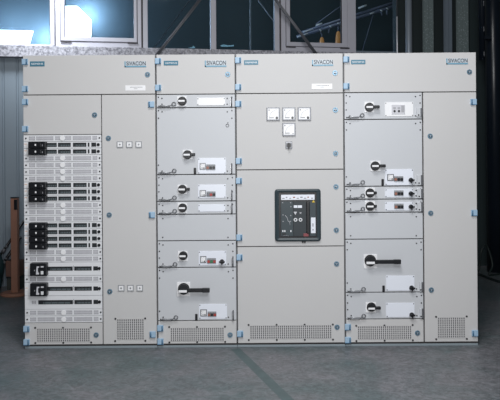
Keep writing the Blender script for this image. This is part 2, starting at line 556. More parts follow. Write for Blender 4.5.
# ---------- cabinet 1: fuse strips
c = cabinet(C0, C1, ZTOP, 'switchgear cabinet with a column of white fuse strips and black handles')
z1 = ZP(60, 94.8)
d = front('door', c, C0, C1, z1, ZTOP, 'door', gr=E)
hinge(d, 25.2, 62, 1); hinge(d, 25.3, 89, 1)
maker_badge(d, 30, 61.4, 44.6, 66.4); nameplate(d, 124.6, 61.2, 146.2, 67.2); lock(d, 147.5, 74.6); paper_label(d, 125.4, 85.4, 145.4, 90.6)
z2 = ZP(60, 134.8)
d = front('door', c, C0, V1, z2, z1, 'door')
hinge(d, 25.4, 102, 1); hinge(d, 25.5, 129, 1); lock(d, 94.6, 115)
d = front('door', c, V1, C1, ZB, z1, 'door', gr=E)
for y in (104.5, 214.8, 334.2): hinge(d, 151.4 + (y-104)*0.006, y, -1)
for x, y in ((108.4, 138.3), (109.2, 215), (109.8, 291.6)): lock(d, x, y)
for x in (120.0, 129.4, 138.8): indicator(d, x, 144.5)
for x in (121.3, 130.6, 139.9): indicator(d, x, 288)
vent(d, 117, 319, 144, 339.4, ((115.4, 318.8), (145.2, 318.4), (115.2, 341), (145.4, 340.7)), rows=9)
z3 = ZP(62, 322.6)
d = front('door', c, C0, V1, ZB, z3, 'door')
hinge(d, 26.8, 328.7, 1); hinge(d, 26.9, 341.9, 1); lock(d, 96.2, 335)
vent(d, 37, 328.4, 90, 341.6, ((35.2, 327.8), (63, 327.8), (91, 327.4), (35.4, 343), (63.3, 342.8), (91.2, 342.4)))

def strip_common(mb, z0, z1, mat='strip'):
    mb.box(C0+0.004, V1-0.004, 0.002, 0.02, z0+0.0012, z1-0.0012, M[mat], 0.001)

def sx(px):
    return P(px, 185)[0]
def sxh(px):
    return P(px, 185)[0]*(D-0.045)/D

def blank_strip(z0, z1):
    mb = MB(); strip_common(mb, z0, z1)
    zc = (z0+z1)/2; hh = (z1-z0)*0.29
    for a, b in ((29.2, 35.2), (36.6, 53.6), (55.6, 71.2), (73.2, 91.2), (92.8, 97.4)):
        xa, xb = sx(a), sx(b)
        mb.box(xa, xb, 0.0012, 0.003, zc-hh, zc+hh, M['mesh'])
        n = int((b-a)/1.15)
        for k in range(1, n):
            x = xa + (xb-xa)*k/n
            mb.box(x-0.0017, x+0.0017, 0.0002, 0.002, zc-hh, zc+hh, M['mesh_bar'])
        mb.box(xa, xb, 0.0003, 0.002, zc-0.002, zc+0.002, M['mesh_bar'])
    for x in (sx(26.2), sx(99.8)):
        mb.cyl((x, 0.0025, zc), (x, -0.002, zc), 0.0062, M['screw'], n=10)
    st = mb.build('blanking_strip', c, ((C0+V1)/2, 0, zc))
    mb = MB(); x = sx(62.9)
    mb.cyl((x, 0.002, zc), (x, -0.006, zc), 0.0185, M['white'], n=24)
    mb.build('cover_disc', st, (x, 0, zc))

def fuse_strip(z0, z1, big=False, handle=True):
    mb = MB(); strip_common(mb, z0, z1)
    zc = (z0+z1)/2 - (0.0 if not big else -0.002); hh = 0.0155 if not big else 0.0155
    if not big: segs = ((46.0, 57.0), (58.2, 71.0), (73.2, 86.6), (88.0, 89.7), (91.6, 96.4))
    elif handle: segs = ((46.2, 72.0), (73.6, 91.0), (92.6, 97.2))
    else: segs = ((37.4, 72.0), (73.6, 91.0), (92.6, 97.2))
    for a, b in segs:
        mb.box(sx(a), sx(b), 0.0008, 0.003, zc-hh, zc+hh, M['slot'])
        if b-a > 6:
            q = (b-a)
            mb.box(sx(a+q*0.14), sx(b-q*0.08), -0.0005, 0.002, zc-hh*0.7, zc+hh*0.1, M['slot_grey'])
            for k in range(4):
                u = a + q*(0.18+0.19*k)
                mb.box(sx(u), sx(u+0.5), -0.001, 0.002, zc-hh*0.7, zc+hh*0.1, M['slot'])
    if big:
        mb.box(sx(72.6), sx(73.2), -0.001, 0.003, zc-0.01, zc+0.022, M['ink_grey'])
    st = mb.build('fuse_switch_strip', c, ((C0+V1)/2, 0, zc))
    mb = MB(); x = sx(98.6)
    mb.cyl((x, 0.002, zc), (x, -0.004, zc), 0.0115, M['black'], n=16)
    mb.build('locking_screw', st, (x, 0, zc))
    mb = MB()
    if handle or not big:
        mb.box(sx(24.4), sx(27.4), 0.0005, 0.0025, zc-0.013, zc+0.014, M['white'])
        mb.box(sx(24.6), sx(27.0), -0.0003, 0.001, zc+0.005, zc+0.0105, M['orange'])
    else:
        for k in range(3):
            mb.box(sx(31+k*1.5), sx(32+k*1.5), 0.0002, 0.0025, zc-0.012, zc+0.013, M['mesh'])
    mb.build('sticker', st, (sx(26), 0, zc))
    if handle:
        mb = MB()
        a, b = (28.2, 45.8) if not big else (29.0, 46.0)
        h2 = (z1-z0)/2
        if not big:
            mb.box(sxh(a), sxh(b), -0.045, 0.003, zc-h2+0.0015, zc+h2-0.0015, M['black'], 0.005)
            mb.box(sxh(35.0), sxh(36.4), -0.0465, -0.044, zc-0.006, zc+0.007, M['white'])
            mb.box(sxh(42.4), sxh(42.9), -0.0465, -0.044, zc-0.010, zc+0.003, M['mesh'])
            mb.box(sxh(37.6), sxh(41.4), -0.049, -0.043, zc-0.014, zc+0.014, M['black'], 0.003)
        else:
            mb.box(sxh(a), sxh(b), -0.045, 0.003, zc-h2+0.004, zc+h2-0.002, M['black'], 0.006)
            # pale grip window seen through the handle
            mb.prism([(sxh(35.4), zc-0.034), (sxh(38.4), zc-0.034), (sxh(38.4), zc-0.022), (sxh(37.4), zc-0.018), (sxh(37.2), zc+0.012),
                      (sxh(38.6), zc+0.018), (sxh(38.6), zc+0.026), (sxh(36.2), zc+0.026), (sxh(35.8), zc+0.004)], -0.048, -0.044, M['mesh_bar'])
            mb.box(sxh(40.2), sxh(43.0), -0.048, -0.044, zc+0.018, zc+0.028, M['mesh_bar'])
            mb.box(sxh(40.2), sxh(42.8), -0.048, -0.044, zc-0.033, zc-0.009, M['strip'])
            mb.box(sxh(33.6), sxh(34.3), -0.0475, -0.044, zc-0.008, zc+0.0, M['mesh'])
        mb.build('handle', st, (sx(37), 0, zc))

seq = 'BDDBBBBDDDBBBDDDDBBLBLKBB'
total = sum(2 if s in 'LK' else 1 for s in seq)
zz = z2; unit = (z2 - z3) / total
for s in seq:
    hgt = unit*(2 if s in 'LK' else 1)
    if s == 'B': blank_strip(zz-hgt, zz)
    elif s == 'D': fuse_strip(zz-hgt, zz)
    else: fuse_strip(zz-hgt, zz, True, s == 'L')
    zz -= hgt

# ---------- drawer units shared by cabinets 2 and 4
def unit_screws(xl, xr, y0, y1, dense=True):
    h = y1-y0
    out = []
    for x in (xl+5.2, xr-5.2 - 2.4):
        out += [(x, y0+4.2), (x, y1-3.4)]
    if dense and h > 12:
        for x in (xl+1.6, xr-3.0):
            out += [(x, y0+3.0)]
            if h > 20:
                out += [(x, y0+10.6), (x, y1-9.4)]
    return out

# ---------- cabinet 2: withdrawable units
c = cabinet(C1, C2, ZTOP, 'narrowest switchgear cabinet, filled with withdrawable units between two tall-door cabinets')
CL2 = lambda y: 156.6 + (y-95)*0.007
xr = 235.2
z1 = ZP(195, 94.2)
d = front('door', c, C1, C2, z1, ZTOP, 'door', gl=E, gr=E)
hinge(d, 158.2, 61.3, 1); hinge(d, 158.3, 87.8, 1)
maker_badge(d, 163.8, 60.8, 178.2, 65.4); nameplate(d, 204.8, 60.5, 226.4, 66.9); lock(d, 227.7, 74.4)
rows2 = [94.2, 107.6, 174.5, 201.2, 214.3, 240.7, 267.4, 320.6]
U = []
for a, b in zip(rows2[:-1], rows2[1:]):
    o = 0.007*(a-95)
    U.append(front('drawer', c, C1, C2, ZP(195, b), ZP(195, a), 'drawer', unit_screws(156.8+o, 234.8+o, a, b, a != 214.3), gl=E, gr=E))
u = U[0]
rotary(u, 177.2, 96.6, 186.4, 106.4, 182, 101, 4.5); panel(u, 197, 97.8, 225.2, 105.4, 'white')
wire_handle(u, 174.2, 104.2); pull_handle(u, 231.6, 97, 106.2)
u = U[1]
rotary(u, 182.6, 150, 192.6, 159.4, 187.2, 154.7, 4.5, lever=195.6); panel(u, 198, 158, 225.8, 173.6)
meter(u, 199.8, 163, 205.8, 169.4); buttons(u, 206.2, 164.4, 215.4, 169.6, ('rust', 'black', 'black'))
black_slot(u, 195, 167.8, 174.2); wire_handle(u, 174.6, 170.8); pull_handle(u, 231.8, 163.6, 173.2)
x, z = P(227.4, 125.4)
mb = MB(); mb.tube([(x+0.011*math.cos(k*math.pi/6), -0.003, z+0.011*math.sin(k*math.pi/6)) for k in range(12)], 0.002, M['steel_dark'], closed=True)
mb.cyl((x+0.004, 0, z+0.02), (x+0.004, -0.004, z+0.02), 0.004, M['screw'], n=8); mb.build('seal_ring', u, (x, 0, z))
u = U[2]
rotary(u, 177.6, 185, 187.2, 194.2, 182.2, 189.4, 4.5, lever=190.2); panel(u, 198, 184.6, 225.8, 198)
meter(u, 199.8, 190, 206, 196.4); buttons(u, 206.6, 191.4, 215.6, 196.4, ('steel_dark', 'red', 'black'))
wire_handle(u, 174.8, 197.6); pull_handle(u, 231.9, 190.2, 199.8)
u = U[3]
rotary(u, 177.6, 203, 187, 213.2, 182.4, 208, 4.4); panel(u, 198.2, 204.4, 225.4, 211.6)
wire_handle(u, 175, 211); pull_handle(u, 232, 203.6, 213)
u = U[5]
rotary(u, 177.8, 251.2, 187.6, 261.2, 183, 256, 4.4); panel(u, 198.6, 251, 226.2, 265.2)
meter(u, 200.2, 256, 206.4, 262.6); buttons(u, 207.2, 258, 216, 263.2, ('red', 'green', 'red'))
dark_knob(u, 222, 261.4); wire_handle(u, 175.4, 264); pull_handle(u, 233, 256.6, 266.2)
u = U[6]
rotary(u, 177, 282.2, 190.2, 296.4, 183.4, 289.4, 5.8, lever=210, drop=1.6); panel(u, 199, 304, 227, 318.8)
meter(u, 200.4, 309.2, 207, 316); buttons(u, 207.8, 311.4, 216.4, 316.2, ('rust', 'black', 'red'))
black_slot(u, 196.4, 313.8, 320.2); wire_handle(u, 176.2, 317); pull_handle(u, 233.4, 310.4, 320)
d = front('door', c, C1, C2, ZB, ZP(195, 320.6), 'door', gl=E, gr=E)
hinge(d, 160.5, 328, 1); hinge(d, 160.6, 341.3, 1); lock(d, 230.1, 335)
vent(d, 170.5, 327.8, 224, 341, ((169.2, 327), (197, 327), (225, 326.6), (169.4, 342.4), (197.2, 342), (225.2, 341.8)))

# ---------- cabinet 3: circuit breaker
c = cabinet(C2, C3, ZTOP, 'switchgear cabinet with the dark framed circuit breaker and four white meters')
z1 = ZP(290, 93.3)
d = front('door', c, C2, C3, z1, ZTOP, 'door', gl=E, gr=E)
hinge(d, 238.2, 60.5, 1); hinge(d, 238.3, 87.2, 1)
maker_badge(d, 244, 60.2, 258.2, 64.8); nameplate(d, 312, 59.8, 333.2, 65.9); lock(d, 335, 73); paper_label(d, 311.8, 83.8, 332.2, 89)
za, zb = ZP(290, 169.6), ZP(290, 246.4)
d = front('door', c, C2, C3, za, z1, 'door', gl=E, gr=E)
hinge(d, 238.4, 103.9, 1); hinge(d, 238.9, 161, 1); lock(d, 335.4, 110); lock(d, 335.6, 153.4)
meter(d, 266.5, 107.4, 279.8, 120.7); meter(d, 282.2, 107.4, 295.4, 120.6); meter(d, 297.7, 107.2, 310.9, 120.5)
meter(d, 282.3, 123, 295.5, 136, knob=False)
x0, x1, z0_, z1_ = rect(285.4, 141.4, 292.2, 148.8)
mb = MB(); mb.box(x0, x1, -0.006, 0.001, z0_, z1_, M['steel_dark'], 0.001)
mb.box(x0+0.004, x1-0.004, -0.0066, -0.005, z1_-0.012, z1_-0.004, M['mesh_bar'])
xc, zc = (x0+x1)/2, (z0_+z1_)/2
mb.cyl((xc, -0.006, zc), (xc, -0.022, zc), 0.017, M['black'], n=18); mb.box(xc-0.005, xc+0.005, -0.03, -0.02, zc-0.026, zc+0.014, M['black'], 0.002)
mb.build('selector_switch', d, (xc, 0, zc))
d = front('door', c, C2, C3, zb, za, 'door', gl=E, gr=E)
hinge(d, 239, 180.8, 1); hinge(d, 239.4, 237.4, 1); lock(d, 336, 186.8); lock(d, 336.3, 230.2)
d = front('door', c, C2, C3, ZB, zb, 'door', gl=E, gr=E)
hinge(d, 239.6, 257.2, 1); hinge(d, 240.2, 333.6, 1); lock(d, 336.6, 263.9); lock(d, 337.1, 327.2)
vent(d, 250, 325.4, 331.6, 338.4, [(x, 324.9-(x-250)*0.005) for x in (248.6, 276.6, 304.6, 332.8)] + [(x, 340-(x-250)*0.005) for x in (248.8, 276.8, 304.8, 333)])
# the breaker itself
br = bpy.data.objects.new('circuit_breaker', None); COL.objects.link(br); br.parent = c
bx0, bx1, bz0, bz1 = rect(274.8, 188.9, 320.6, 241.0)
br.location = Vector(((bx0+bx1)/2, 0, (bz0+bz1)/2)) - world_of(c)
def rrect(x0, x1, z0, z1, r, n=5):
    out = []
    for cx, cz, a0 in ((x1-r, z1-r, 0), (x0+r, z1-r, 90), (x0+r, z0+r, 180), (x1-r, z0+r, 270)):
        for k in range(n+1):
            t = R(a0 + 90*k/n); out.append((cx + r*math.cos(t), cz + r*math.sin(t)))
    return out
mb = MB()
outer = rrect(bx0, bx1, bz0, bz1, 0.022)
inner = rrect(bx0+0.030, bx1-0.030, bz0+0.024, bz1-0.024, 0.008)
i = mb.mi(M['breaker'])
n = len(outer)
mid = rrect(bx0+0.012, bx1-0.012, bz0+0.012, bz1-0.012, 0.016)
rings = [[mb.bm.verts.new((x, y, z)) for x, z in ring] for ring, y in ((outer, 0.001), (outer, -0.016), (mid, -0.024), (inner, -0.018), (inner, 0.001))]
for A, B in zip(rings[:-1], rings[1:]):
    for k in range(n): mb._face([A[k], A[(k+1)%n], B[(k+1)%n], B[k]], i, False)
mb.build('bezel', br, ((bx0+bx1)/2, 0, (bz0+bz1)/2))
ix0, ix1, iz0, iz1 = bx0+0.028, bx1-0.028, bz0+0.022, bz1-0.022
mb = MB()
mb.box(ix0, ix1, -0.004, 0.001, iz0, iz1, M['black'])
x0, x1, z0_, z1_ = rect(281, 201.4, 293, 236); mb.box(x0, x1, -0.010, -0.003, z0_, z1_, M['breaker'], 0.001)
x0, x1, z0_, z1_ = rect(293.4, 201.4, 306, 236); mb.box(x0, x1, -0.010, -0.003, z0_, z1_, M['breaker_in'], 0.001)
x0, x1, z0_, z1_ = rect(309.8, 201.4, 315.6, 236); mb.box(x0, x1, -0.010, -0.003, z0_, z1_, M['breaker'], 0.001)
def dot(px, py, r, m, y=-0.0125):
    x, z = P(px, py); mb.cyl((x, -0.009, z), (x, y, z), r/S, M[m], n=12)
for px, py in ((282.6, 202.6), (290.6, 202.6), (290.8, 206.6), (283, 214.8), (290.6, 215.4), (283, 221.2), (290.4, 221.2)): dot(px, py, 0.55, 'mesh')
pts = [P(*q) for q in ((285, 215.2), (287, 217.4), (288, 221), (289.4, 221.6), (290, 225))]
mb.tube([(x, -0.0102, z) for x, z in pts], 0.0018, M['mesh_bar'], n=5)
for px in (282.8, 284.8, 290.8):
    a, b, p, q = rect(px-0.6, 230, px+0.6, 231.8); mb.box(a, b, -0.011, -0.009, p, q, M['strip'])
a, b, p, q = rect(282.2, 233.0, 286.0, 235.0); mb.box(a, b, -0.011, -0.009, p, q, M['slot'])
mb.tube([(P(282.6, 236)[0], -0.0102, P(282.6, 236)[1]), (P(285.4, 234.9)[0], -0.0102, P(285.4, 234.9)[1]), (P(288.8, 236.0)[0], -0.0102, P(288.8, 236.0)[1])], 0.0012, M['mesh'], n=5)
mb.build('front_panel', br, ((bx0+bx1)/2, 0, (bz0+bz1)/2))
mb = MB()
a, b, p, q = rect(281.0, 194.6, 314.4, 199.8); mb.box(a, b, -0.014, -0.003, p, q, M['panel'], 0.001)
for k in range(9):
    xx = a + 0.008 + k*0.027
    mb.box(xx, xx+random.uniform(0.010, 0.02), -0.0146, -0.0135, p+0.009+0.006*(k % 2), p+0.016+0.008*(k % 2), M['rust'] if k in (3, 7) else M['ink_grey'])
mb.build('rating_plate', br, (a, 0, p))
mb = MB()
a, b, p, q = rect(310.8, 217.4, 315.4, 233.0); mb.box(a, b, -0.014, -0.009, p, q, M['panel'], 0.001)
for k, h_ in enumerate((0.02, 0.05, 0.062)):
    mb.box(a+0.012, a+0.018, -0.0146, -0.0135, p+h_, p+h_+0.012, M['ink'])
mb.build('instruction_sticker', br, (a, 0, p))
for px in (295.0, 299.6):
    mb = MB(); a, b, p, q = rect(px-1.4 if px < 297 else px-1.9, 205.2, px+2.3, 207.8); mb.box(a, b, -0.013, -0.009, p, q, M['panel'], 0.001); mb.build('display_window', br, (a, 0, p))
for px in (295.4, 300.4):
    mb = MB(); x, z = P(px, 219.6)
    mb.cyl((x, -0.009, z), (x, -0.015, z), 0.0135, M['strip'], n=18); mb.cyl((x, -0.015, z), (x, -0.0156, z), 0.007, M['breaker_in'], n=14)
    mb.build('push_button', br, (x, 0, z))
mb = MB()
x, z = P(295.2, 213.2); mb.prism([(x-0.013, z+0.012), (x+0.013, z+0.012), (x, z-0.012)], -0.0125, -0.009, M['mesh_bar'])
x, z = P(300.4, 213.0)
for s_ in (-1, 1): mb.tube([(x-0.007, -0.0105, z-0.006*s_), (x+0.007, -0.0105, z+0.006*s_)], 0.0022, M['mesh_bar'], n=5)
mb.build('position_mark', br, (x, 0, z))
mb = MB(); a, b, p, q = rect(306.4, 201.6, 309.4, 233.4); mb.box(a, b, -0.020, -0.003, p, q, M['black'], 0.004); mb.build('charging_lever', br, (a, 0, p))
mb = MB(); a, b, p, q = rect(303.4, 233.2, 308.4, 236.2); mb.box(a, b, -0.014, -0.003, p, q, M['dull_red'], 0.001); mb.build('red_tab', br, (a, 0, p))
x, z = P(313.3, 201.2)
mb = MB(); mb.prism([(x-0.012, z-0.008), (x+0.012, z-0.008), (x, z+0.010)], -0.0145, -0.009, paint('yellow_sign', (0.7, 0.5, 0.05), 0.5)); mb.build('warning_triangle', br, (x, 0, z))
x, z = P(303.2, 241.6)
mb = MB(); mb.cyl((x-0.004, -0.012, z-0.004), (x-0.004, 0.0, z), 0.006, M['screw'], n=10); mb.cyl((x+0.012, -0.012, z-0.004), (x+0.012, 0.0, z), 0.006, M['screw'], n=10)
mb.box(x-0.012, x+0.018, -0.01, 0.001, z, z+0.006, M['screw']); mb.build('seal_catch', br, (x, 0, z))

# ---------- cabinet 4: withdrawable units and a tall door
c = cabinet(C3, C4, ZTOP, 'switchgear cabinet with withdrawable units beside a plain full-height door, nearest the dark column')
z1 = ZP(410, 92.2)
d = front('door', c, C3, C4, z1, ZTOP, 'door', gl=E)
hinge(d, 346.2, 59.6, 1); hinge(d, 346.3, 86.3, 1)
maker_badge(d, 351, 59.8, 365.4, 64.2); nameplate(d, 446.2, 58.4, 467.8, 64.4); lock(d, 469.4, 72)
rows4 = [92.4, 119.3, 186.2, 199.2, 212.4, 239.1, 292.3, 319.0]
U = []
for a, b in zip(rows4[:-1], rows4[1:]):
    o = 0.007*(a-95)
    U.append(front('drawer', c, C3, V4, ZP(383, b), ZP(383, a), 'drawer', unit_screws(344.6+o, 423.0+o, a, b, a != 212.4), gl=E, gr=0.005))
u = U[0]
rotary(u, 364.4, 102, 374, 112.4, 369.8, 107.1, 4.6, lever=378.8); panel(u, 384.8, 102.2, 413.2, 116.4, 'white')
a_, b_, p_, q_ = rect(391.4, 104.8, 404.8, 114.2)
mb = MB(); mb.box(a_, b_, -0.008, -0.003, p_, q_, M['mesh_bar'], 0.001)
for px in (394.3, 398.7):
    x, z = P(px, 111.2); mb.cyl((x, -0.007, z), (x, -0.0105, z), 0.0085, M['black'], n=14)
    mb.box(x-0.01, x+0.01, -0.009, -0.007, z+0.016, z+0.03, M['mesh'])
x, z = P(402.6, 109.6); mb.box(x-0.012, x+0.012, -0.009, -0.007, z-0.02, z+0.03, M['mesh'])
mb.build('socket', u, (a_, 0, p_))
wire_handle(u, 361.9, 115.4); pull_handle(u, 420.2, 108.2, 116.8, wide=4)
u = U[1]
rotary(u, 370.4, 161, 380.4, 171.2, 375.6, 166, 4.6, lever=384.8); panel(u, 385, 169.2, 413.2, 185.2)
meter(u, 387, 174, 393.6, 180.6); buttons(u, 393.8, 176.2, 403, 181.2, ('rust', 'black', 'black'))
dark_knob(u, 410.7, 180); black_slot(u, 382.6, 179, 185.6); wire_handle(u, 362.4, 182.2); pull_handle(u, 420.6, 175, 185, wide=4)
u = U[2]
rotary(u, 365, 187.8, 374.8, 198, 370.4, 193, 4.5, lever=376); panel(u, 385, 188.8, 413.2, 197.2)
buttons(u, 394, 190.4, 403.2, 195.4, ('rust', 'black', 'black')); dark_knob(u, 410.7, 193.4); wire_handle(u, 362.5, 195.6); pull_handle(u, 420.8, 189, 198.2, wide=4)
u = U[3]
rotary(u, 365.1, 201, 374.9, 211.2, 370.5, 206.4, 4.5, lever=376); panel(u, 385.1, 202, 413.3, 210.4)
buttons(u, 394.1, 203.6, 403.3, 208.6, ('rust', 'black', 'black')); dark_knob(u, 410.8, 206.6); wire_handle(u, 362.6, 208.8); pull_handle(u, 420.9, 202.2, 211.4, wide=4)
u = U[5]
rotary(u, 363.8, 254.4, 377, 268.4, 370.8, 261, 5.8, lever=399.6, drop=1.6); panel(u, 386, 275.6, 414.4, 290.6)
dark_knob(u, 411.4, 287.6); black_slot(u, 383.5, 285.4, 292); wire_handle(u, 363.2, 288.8); pull_handle(u, 421.3, 282, 291.4, wide=2)
u = U[6]
rotary(u, 365.6, 302.2, 376, 312.4, 371.8, 307.5, 4.6, lever=380, drop=0.8); panel(u, 386, 302.8, 414.4, 317)
dark_knob(u, 411.6, 314.5); wire_handle(u, 363.4, 315.6); pull_handle(u, 421.6, 308.4, 318, wide=2)
d = front('door', c, C3, V4, ZB, ZP(383, 319.0), 'door', gl=E, gr=0.005)
hinge(d, 347.8, 326.8, 1); hinge(d, 347.9, 339.8, 1); lock(d, 417.5, 333)
vent(d, 357.6, 326, 411.4, 339, ((356.2, 325.8), (384.4, 325.4), (412.6, 325), (356.4, 341), (384.6, 340.6), (412.8, 340.2)))
d = front('door', c, V4, C4, ZB, z1, 'door', gl=0.005)
for y in (102, 212.8, 333): hinge(d, 473.2 + (y-102)*0.006, y, -1)
for x, y in ((430.2, 136.2), (430.7, 213.2), (431.3, 290)): lock(d, x, y)
vent(d, 437.6, 317.4, 465, 337.6, ((436, 316.8), (466.6, 316.4), (436.2, 339.2), (466.8, 338.8)), rows=9)

# ---------------------------------------------------------------- setting: floor
mb = MB(); mb.box(-7, 7, -7, 6, -0.1, 0, M['floor'])
tag(mb.build('floor'), kind='structure')
# worn green line painted on the floor, running away from the camera
def floor_pt(px, py):
    u, v = uv(px, py)
    d = H * F / v
    return Vector((u / F * d, d - D, 0))
a, b = floor_pt(236, 349.5), floor_pt(287, 399)
dr = (b-a).normalized(); nr = Vector((-dr.y, dr.x, 0))
b = a + dr*3.5; a = a - dr*0.02
a.y = min(a.y, -0.01)
mb = MB()
i = mb.mi(M['floor_line'])
vs = [mb.bm.verts.new(p + Vector((0, 0, 0.0006))) for p in (a-nr*0.035, b-nr*0.035, b+nr*0.035, a+nr*0.035)]
mb._face(vs, i)
tag(mb.build('floor_marking', recalc=False), kind='structure')

# ---------------------------------------------------------------- setting: the window wall (recedes to the right)
ANG = R(10.5)
O = Vector((-2.77, 2.40, 0))
WM = Matrix.Translation(O) @ Matrix.Rotation(ANG, 4, 'Z')
WI = WM.inverted()
CAM = Vector((0, -D, H))
def wl(px, py, y=0.0):
    """photo pixel -> wall-local (t, z) on the plane at local depth y"""
    p = at_depth(px, py, 0)
    a = WI @ CAM; b = WI @ p
    k = (y - a.y) / (b.y - a.y)
    q = a + (b-a)*k
    return q.x, q.z
def wt(px, py=30, y=0.0): return wl(px, py, y)[0]
def wz(px, py, y=0.0): return wl(px, py, y)[1]

ZS = wz(25, 46.2)          # top of the sill / foot of the frames
ZSB = wz(5, 56.6, -0.10)   # underside of the sill
T0, T1 = -4.0, wt(397)
TE = 7.0
ZH = 4.6

def wmb():
    m = MB(); m.T = WM.copy(); return m

# cladding below the windows
mb = wmb()
xs = []
pitch = 0.15
t = T0
pts = [(T0, 0.12)]
while t < T1 - 0.1:
    pts += [(t, 0.0), (t+0.120, 0.0), (t+0.124, 0.010), (t+0.138, 0.010)]
    t += pitch
pts += [(t, 0.12)]
mb.profile(pts, 0, ZSB+0.02, M['cladding'])
tag(mb.build('wall_back'), kind='structure')
mb = wmb()
mb.box(T0, T1, -0.10, 0.16, ZSB, ZS-0.004, M['sill'], 0.006)
tag(mb.build('trim_1'), kind='structure')
# lintel wall over the windows (above the frame)
mb = wmb(); mb.box(T0, TE, 0.0, 0.16, ZH, 5.6, M['dark_wall'])
tag(mb.build('wall_upper'), kind='structure')
# dark wall to the right of the windows, panels stand in front of it
mb = wmb(); mb.box(wt(399), TE, 0.10, 0.2, 0, ZH, M['dark_wall'])
tag(mb.build('wall_right'), kind='structure')

FY0, FY1 = 0.0, 0.07
wn = [0]
def window():
    wn[0] += 1
    o = bpy.data.objects.new('window_%d' % wn[0], None); COL.objects.link(o)
    o.matrix_world = Matrix.Identity(4)
    return tag(o, kind='structure')

def pane(w, t0, t1, z0, name='pane'):
    mb = wmb(); mb.box(t0, t1, 0.030, 0.036, z0, ZH, M['glass']); mb.build(name, w)

# window 1: fixed pane at the left edge
w = window()
zb = wz(25, 44.2)
mb = wmb()
mb.box(wt(50.2), wt(54.6), FY0, FY1, ZS, ZH, M['frame_white'], 0.004)
mb.box(T0, wt(54.6), FY0, FY1, ZS, zb, M['frame_white'], 0.004)
mb.box(wt(50.2)-0.006, wt(50.2)+0.002, 0.004, 0.05, zb, ZH, M['frame_line'])
mb.box(wt(54.6), wt(55.6), 0.02, FY1, ZS, ZH, M['frame_line'])
mb.build('window_frame', w)
pane(w, T0, wt(50.4), zb-0.01)

def casement(pl, pr, ol, orr, pb, sb, xm):
    """opening sash inside an outer frame: pane px range, outer px range, pane bottom, sash bottom"""
    w = window()
    zp, zs = wz(xm, pb), wz(xm, sb)
    k = (wt(pl) - wt(ol))
    sl, sr = wt(ol) + k*0.56, wt(orr) - (wt(orr)-wt(pr))*0.60
    mb = wmb()
    mb.box(wt(ol), sl-0.005, FY0, FY1, ZS, ZH, M['frame_white'], 0.004)
    mb.box(sr+0.005, wt(orr), FY0, FY1, ZS, ZH, M['frame_white'], 0.004)
    mb.box(wt(ol)+0.01, wt(orr)-0.01, FY0+0.001, FY1, ZS, zs-0.005, M['frame_white'], 0.004)
    for a, b in ((sl-0.006, sl+0.004), (sr-0.004, sr+0.006)):
        mb.box(a, b, 0.012, FY1-0.002, zs-0.006, ZH, M['frame_line'])
    mb.box(sl, sr, 0.012, FY1-0.002, zs-0.006, zs+0.004, M['frame_line'])
    mb.build('window_frame', w)
    mb = wmb()
    mb.box(sl, wt(pl), FY0-0.012, 0.055, zs, ZH, M['frame_white'], 0.005)
    mb.box(wt(pr), sr, FY0-0.012, 0.055, zs, ZH, M['frame_white'], 0.005)
    mb.box(sl+0.005, sr-0.005, FY0-0.011, 0.055, zs, zp, M['frame_white'], 0.005)
    g = 0.009
    mb.box(wt(pl)-0.002, wt(pl)+g*0.5, 0.004, 0.05, zp, ZH, M['frame_line'])
    mb.box(wt(pr)-g*0.5, wt(pr)+0.002, 0.004, 0.05, zp, ZH, M['frame_line'])
    mb.build('sash', w)
    for a, b in ((wt(ol)+k*0.55, wt(ol)+k*0.55+0.115), (wt(orr)-(wt(orr)-wt(pr))*0.5-0.115, wt(orr)-(wt(orr)-wt(pr))*0.5)):
        m2 = wmb(); m2.box(a, b, FY0-0.018, 0.0, zs-0.016, zs-0.002, M['frame_line'], 0.002); m2.build('window_hinge', w)
    pane(w, wt(pl)-0.01, wt(pr)+0.01, zp-0.01)
    return w

casement(64.8, 134.0, 55.6, 141.4, 37.4, 41.6, 95)
# window 3: two fixed panes with a slim mullion
w = window()
mb = wmb()
zb = wz(180, 48.4)
mb.box(wt(141.4), wt(143.0), 0.02, FY1, ZS, ZH, M['frame_line'])
mb.box(wt(143.0), wt(147.8), FY0, FY1, ZS, ZH, M['frame_white'], 0.004)
mb.box(wt(210.6), wt(216.2), FY0-0.01, FY1, ZS+0.002, ZH, M['frame_white'], 0.006)
mb.box(wt(274.8), wt(279.6), FY0, FY1, ZS, ZH, M['frame_white'], 0.004)
mb.box(wt(143.2), wt(279.4), FY0+0.001, FY1, ZS, zb, M['frame_white'], 0.004)
mb.box(wt(279.6), wt(281.2), 0.02, FY1, ZS, ZH, M['frame_line'])
mb.box(wt(251.6), wt(252.8), 0.10, 0.12, ZS, ZH, M['brace'])
mb.build('window_frame', w)
pane(w, wt(147.6), wt(210.8), zb-0.01)
pane(w, wt(216), wt(275), zb-0.01)
casement(290, 342, 281.2, 356, 42.6, 46.8, 315)
# window 5: dark fixed pane up to the bright rod
w = window()
mb = wmb()
mb.box(wt(356), wt(398.6), FY0+0.02, FY1, ZS, wz(376, 50.8), M['perf_blue'], 0.003)
mb.box(wt(397.4), wt(399.6), FY0+0.02, FY1, ZS, ZH, M['dark_wall'])
mb.build('window_frame', w)
pane(w, wt(355.8), wt(397.6), ZS)

